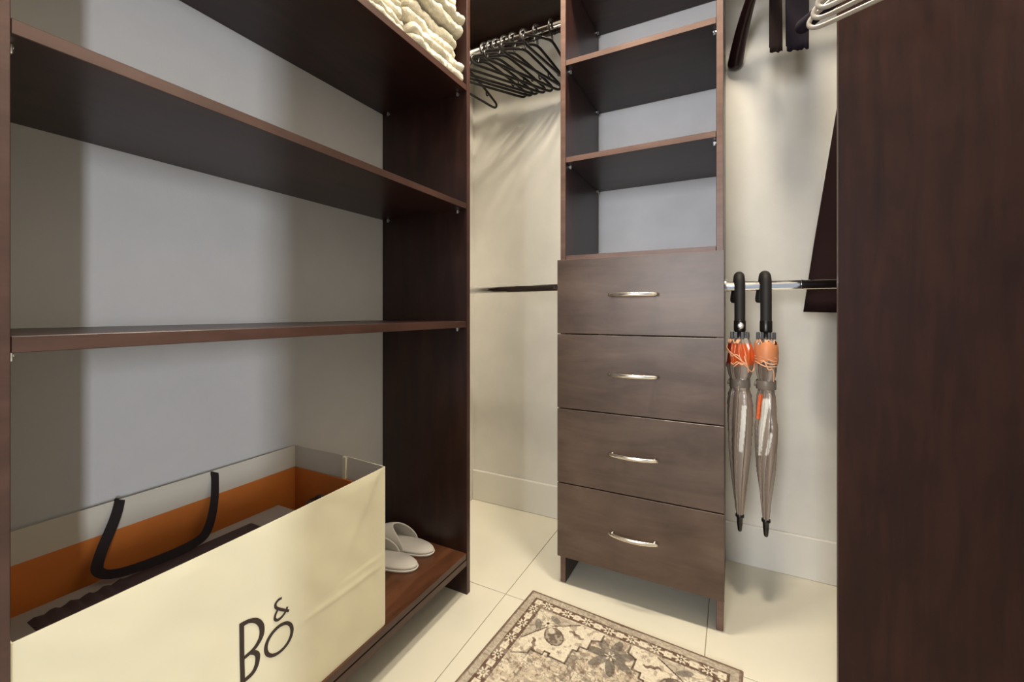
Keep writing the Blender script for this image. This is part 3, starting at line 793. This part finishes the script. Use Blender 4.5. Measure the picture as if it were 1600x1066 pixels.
# ------------------------------------------------------------------ rug
RW, RL = .626, .92
rug = empty('area_rug', (-.603, 1.3135, 0), 'small faded brown and cream medallion rug on the tiles before the drawers', 'rug', rz=radians(-3.75))
def rug_mesh():
    nx, ny = 340, 460
    u = np.linspace(0, RW, nx + 1); v = np.linspace(0, RL, ny + 1); U, V = np.meshgrid(u, v)
    rng = np.random.RandomState(3)
    def vn(sx, sy, seed):                              # value noise
        r = np.random.RandomState(seed); g = r.rand(int(RL / sy) + 3, int(RW / sx) + 3)
        a, b = U / sx, V / sy; i, j = a.astype(int), b.astype(int); fa, fb = a - i, b - j
        fa, fb = fa * fa * (3 - 2 * fa), fb * fb * (3 - 2 * fb)
        return (g[j, i] * (1 - fa) + g[j, i + 1] * fa) * (1 - fb) + (g[j + 1, i] * (1 - fa) + g[j + 1, i + 1] * fa) * fb
    CR, BG, TP, BR, DK, GY = [np.array(c) for c in ((.80, .71, .56), (.60, .50, .375), (.43, .365, .285), (.16, .095, .065), (.085, .052, .038), (.17, .145, .125))]
    C = np.ones((ny + 1, nx + 1, 3)) * BG
    def put(m, c, k=1.0):
        m = np.clip(m, 0, 1)[..., None] * k; C[:] = C * (1 - m) + np.asarray(c) * m
    D = np.minimum(np.minimum(U, RW - U), np.minimum(V, RL - V))     # distance to edge
    mu = np.minimum(U, RW - U); mv = np.minimum(V, RL - V)            # mirrored corner coordinates
    n1, n2, n3, n4 = vn(.012, .012, 1), vn(.03, .03, 2), vn(.006, .004, 3), vn(.10, .006, 5)
    # central field: faded scrolls
    put((np.abs(vn(.022, .022, 11) - .5) < .045) * (n2 > .35), BR, .55)
    put((np.abs(vn(.034, .03, 12) - .55) < .035), DK, .40)
    put((vn(.02, .02, 13) > .74), GY, .55); put((vn(.026, .02, 14) > .74), CR, .8)
    put(n4 > .62, CR, .25)
    put((np.abs(vn(.013, .012, 15) - .5) < .05) & (vn(.05, .05, 16) > .45), BR, .6); put((np.abs(vn(.011, .014, 17) - .5) < .04) & (vn(.06, .05, 18) > .5), GY, .6); put(vn(.008, .009, 19) > .80, BR, .55); put(vn(.009, .008, 20) > .82, CR, .8)
    def flower(cu, cv, r, pet, col, k=1.0, ph=0., depth=.35):
        du, dv = U - cu, V - cv; rr = np.hypot(du, dv); a = np.arctan2(dv, du)
        put(rr < r * (1 - depth + depth * np.cos(pet * a + ph)), col, k)
    def ell(cu, cv, a, b, ang, col, k=1.0):
        du, dv = U - cu, V - cv; x = du * cos(ang) + dv * sin(ang); y = -du * sin(ang) + dv * cos(ang)
        put((x / a) ** 2 + (y / b) ** 2 < 1, col, k)
    def line(p, q, wd, col, k=1.0):
        p, q = np.array(p), np.array(q); d = q - p; L2 = d @ d
        t = np.clip(((U - p[0]) * d[0] + (V - p[1]) * d[1]) / L2, 0, 1)
        put(np.hypot(U - p[0] - t * d[0], V - p[1] - t * d[1]) < wd / 2, col, k)
    # small scattered blossoms
    for i in range(130):
        cu, cv = rng.uniform(.08, RW - .08), rng.uniform(.15, RL - .15)
        flower(cu, cv, rng.uniform(.006, .013), rng.choice([5, 6, 8]), [GY, BR, CR, BR][i % 4], .65); ell(cu, cv, .004, .004, 0, DK if i % 4 == 2 else CR, .7)
    # dark smoky flowers at the head and foot of the field
    for cv in (.135, RL - .135):
        for k in range(7):
            a = 2 * pi * k / 7 + .4; ell(RW / 2 + .038 * cos(a), cv + .034 * sin(a), .034, .013, a, GY * (.75 if k % 2 else 1), .85)
        for k in range(10):
            a = 2 * pi * k / 10; ell(RW / 2 + .075 * cos(a), cv + .05 * sin(a), .014, .007, a, BR, .55)
        flower(RW / 2, cv, .016, 6, CR, .8); ell(RW / 2, cv, .005, .005, 0, GY)
    # centre medallion
    for r, c in ((.17, CR), (.155, GY), (.13, CR), (.11, BR), (.09, TP)):
        du, dv = np.abs(U - RW / 2), np.abs(V - RL / 2); put((du + dv * .8 + .012 * np.sign(np.sin(80 * (du - dv)))) < r, c, .8)
    flower(RW / 2, RL / 2, .06, 8, GY); flower(RW / 2, RL / 2, .03, 8, CR)
    # corner spandrels bounded by a stepped line, drawn in mirrored coordinates
    st = .006 * np.floor((mu - mv) / .045)
    bound = np.full_like(U, 0.)
    poly = [(.072, .262), (.112, .240), (.112, .226), (.150, .226), (.150, .212), (.166, .212), (.166, .222), (.216, .222), (.216, .166), (.228, .166), (.228, .146), (.250, .146), (.250, .108), (.275, .096), (.275, .072), (.066, .066)]
    inside = np.zeros(U.shape, bool); x0, y0 = poly[-1]
    for x1, y1 in poly:
        c = ((y1 > mv) != (y0 > mv))
        xi = (x0 - x1) * (mv - y1) / (y0 - y1 + 1e-12) + x1
        inside ^= c & (mu < xi); x0, y0 = x1, y1
    put(inside, CR, .92)
    inn = inside & (n1 > .74); put(inn, BR, .5)
    Us, Vs = U, V
    for U_, V_ in ((mu, mv),):
        U, V = U_, V_
        def inC(f, *a): f(*a)
        # flaps: brownish wedges either side of the star flower
        def tri(a, b, c, col, k):
            def sg(p, q): return (U - q[0]) * (p[1] - q[1]) - (p[0] - q[0]) * (V - q[1])
            s1, s2, s3 = sg(a, b), sg(b, c), sg(c, a)
            put(((s1 > 0) & (s2 > 0) & (s3 > 0)) | ((s1 < 0) & (s2 < 0) & (s3 < 0)), col, k)
        tri((.068, .068), (.20, .070), (.125, .118), TP, .75); tri((.068, .068), (.070, .20), (.118, .125), TP, .75)
        put((np.abs(vn(.014, .014, 21) - .5) < .06) & (U + V < .26) & (np.maximum(U, V) < .2), BR, .6)
        line((.20, .070), (.127, .116), .004, DK); line((.070, .20), (.116, .127), .004, DK)
        ell(.100, .078, .022, .008, .3, CR, .9); ell(.078, .100, .022, .008, 1.27, CR, .9)
        ell(.128, .088, .022, .010, .5, GY, .8); ell(.088, .128, .022, .010, 1.07, GY, .8)
        flower(.112, .112, .019, 8, CR); ell(.112, .112, .005, .005, 0, DK)
        ell(.150, .150, .036, .028, pi / 4, DK, .9); ell(.150, .150, .031, .023, pi / 4, TP, .9)
        put((((U - .15) ** 2 + (V - .15) ** 2) < .026 ** 2) & (vn(.009, .009, 22) > .5), DK, .75)
        ell(.134, .134, .012, .009, pi / 4, CR, .8)
        for cu, cv, an in ((.205, .112, .35), (.112, .205, 1.2)):
            for k in range(5):
                ell(cu - .018 * cos(an) + .009 * k * cos(an), cv - .018 * sin(an) + .009 * k * sin(an), .009, .0035, an + (.8 if k % 2 else -.8), BR, .85)
            ell(cu, cv, .022, .004, an, BR, .9)
        flower(.185, .195, .008, 5, BR, .7); flower(.235, .090, .008, 5, BR, .6); flower(.090, .235, .008, 5, BR, .6)
        for a, b in zip(poly[:-1], poly[1:-1]): line(a, b, .0052, DK, .9)
    U, V = Us, Vs
    # border: binding, taupe guard, dark line, brown band with squares and stars, dark line
    put(D < .0630, DK, .9); put(D < .0600, BR, 1); put(D < .0285, DK, .9); put(D < .0262, TP, 1)
    put((D < .0262) & (n3 > .55), CR, .35); put((D < .0262) & (vn(.02, .004, 31) > .72), BR, .35)
    put(D < .006, BR, .8)
    bc = .0443
    def border(along, across, length, n):
        p = (length - 2 * bc) / n
        t = (along - bc) / p; i = np.round(t); loc = (t - i) * p; q = across - bc
        ok = (D < .0600) & (D > .0285) & (np.abs(q) < .0150)
        put(ok & (np.abs(loc) < .0105) & (np.abs(q) < .0098), CR); put(ok & (np.abs(loc) < .0035) & (np.abs(q) < .003), TP, .6)
        i2 = np.floor(t) + .5; l2 = (t - i2) * p
        a = np.arctan2(q, l2); rr = np.hypot(l2 * .72, q)
        ok2 = ok & (t > 0) & (t < n)
        put(ok2 & (rr < .0150 * (.72 + .28 * np.cos(8 * a))), CR); put(ok2 & (rr < .0055), DK); put(ok2 & (rr < .0022), CR)
        put(ok2 & (np.abs(np.abs(l2) - .0205) < .0022) & (np.abs(q) < .0055), CR, .8)
    nb = 8; border(U, mv, RW, nb); border(V, mu, RL, 12)
    # wear
    put(n2 > .78, CR, .18); put(n3 > .7, TP, .18); put(n1 > .8, BG, .25)
    C *= (.86 + .28 * vn(.004, .003, 41))[..., None]
    # geometry: flat pile with a slight ripple, thickness 5 mm
    Z = .0052 + .0006 * np.sin(U * 40) * np.sin(V * 31)
    edge = np.minimum(D / .004, 1); Z *= .55 + .45 * edge
    X = U.copy(); Y = -V.copy()
    Y += .0035 * np.exp(-((U - .30) / .05) ** 2) * np.clip(1 - V / .05, 0, 1) * -1
    co = np.stack([X, Y, Z], -1).reshape(-1, 3)
    idx = np.arange((nx + 1) * (ny + 1)).reshape(ny + 1, nx + 1)
    q = np.stack([idx[:-1, :-1], idx[1:, :-1], idx[1:, 1:], idx[:-1, 1:]], -1).reshape(-1, 4)
    me = bpy.data.meshes.new('pile'); me.vertices.add(len(co)); me.vertices.foreach_set('co', co.astype(np.float32).ravel())
    me.loops.add(q.size); me.loops.foreach_set('vertex_index', q.astype(np.int32).ravel())
    me.polygons.add(len(q)); me.polygons.foreach_set('loop_start', (np.arange(len(q)) * 4).astype(np.int32)); me.polygons.foreach_set('loop_total', np.full(len(q), 4, np.int32))
    me.update(calc_edges=True); me.validate()
    at = me.color_attributes.new('print', 'FLOAT_COLOR', 'POINT')
    at.data.foreach_set('color', np.concatenate([np.clip(C, 0, 1), np.ones(C.shape[:2] + (1,))], -1).astype(np.float32).ravel())
    me.polygons.foreach_set('use_smooth', [True] * len(q)); me.materials.append(RUGM)
    o = bpy.data.objects.new('pile', me); COL.objects.link(o); o.parent = rug
rug_mesh()
bm = NB()
tube(bm, [(0, 0, .0026), (RW * .5, 0, .0026), (RW, 0, .0026)], .0025, 6); tube(bm, [(0, -RL, .0026), (RW, -RL, .0026)], .0025, 6)
tube(bm, [(0, 0, .0026), (0, -RL, .0026)], .0025, 6); tube(bm, [(RW, 0, .0026), (RW, -RL, .0026)], .0025, 6)
link('binding', bm, RUGEDGE, rug)
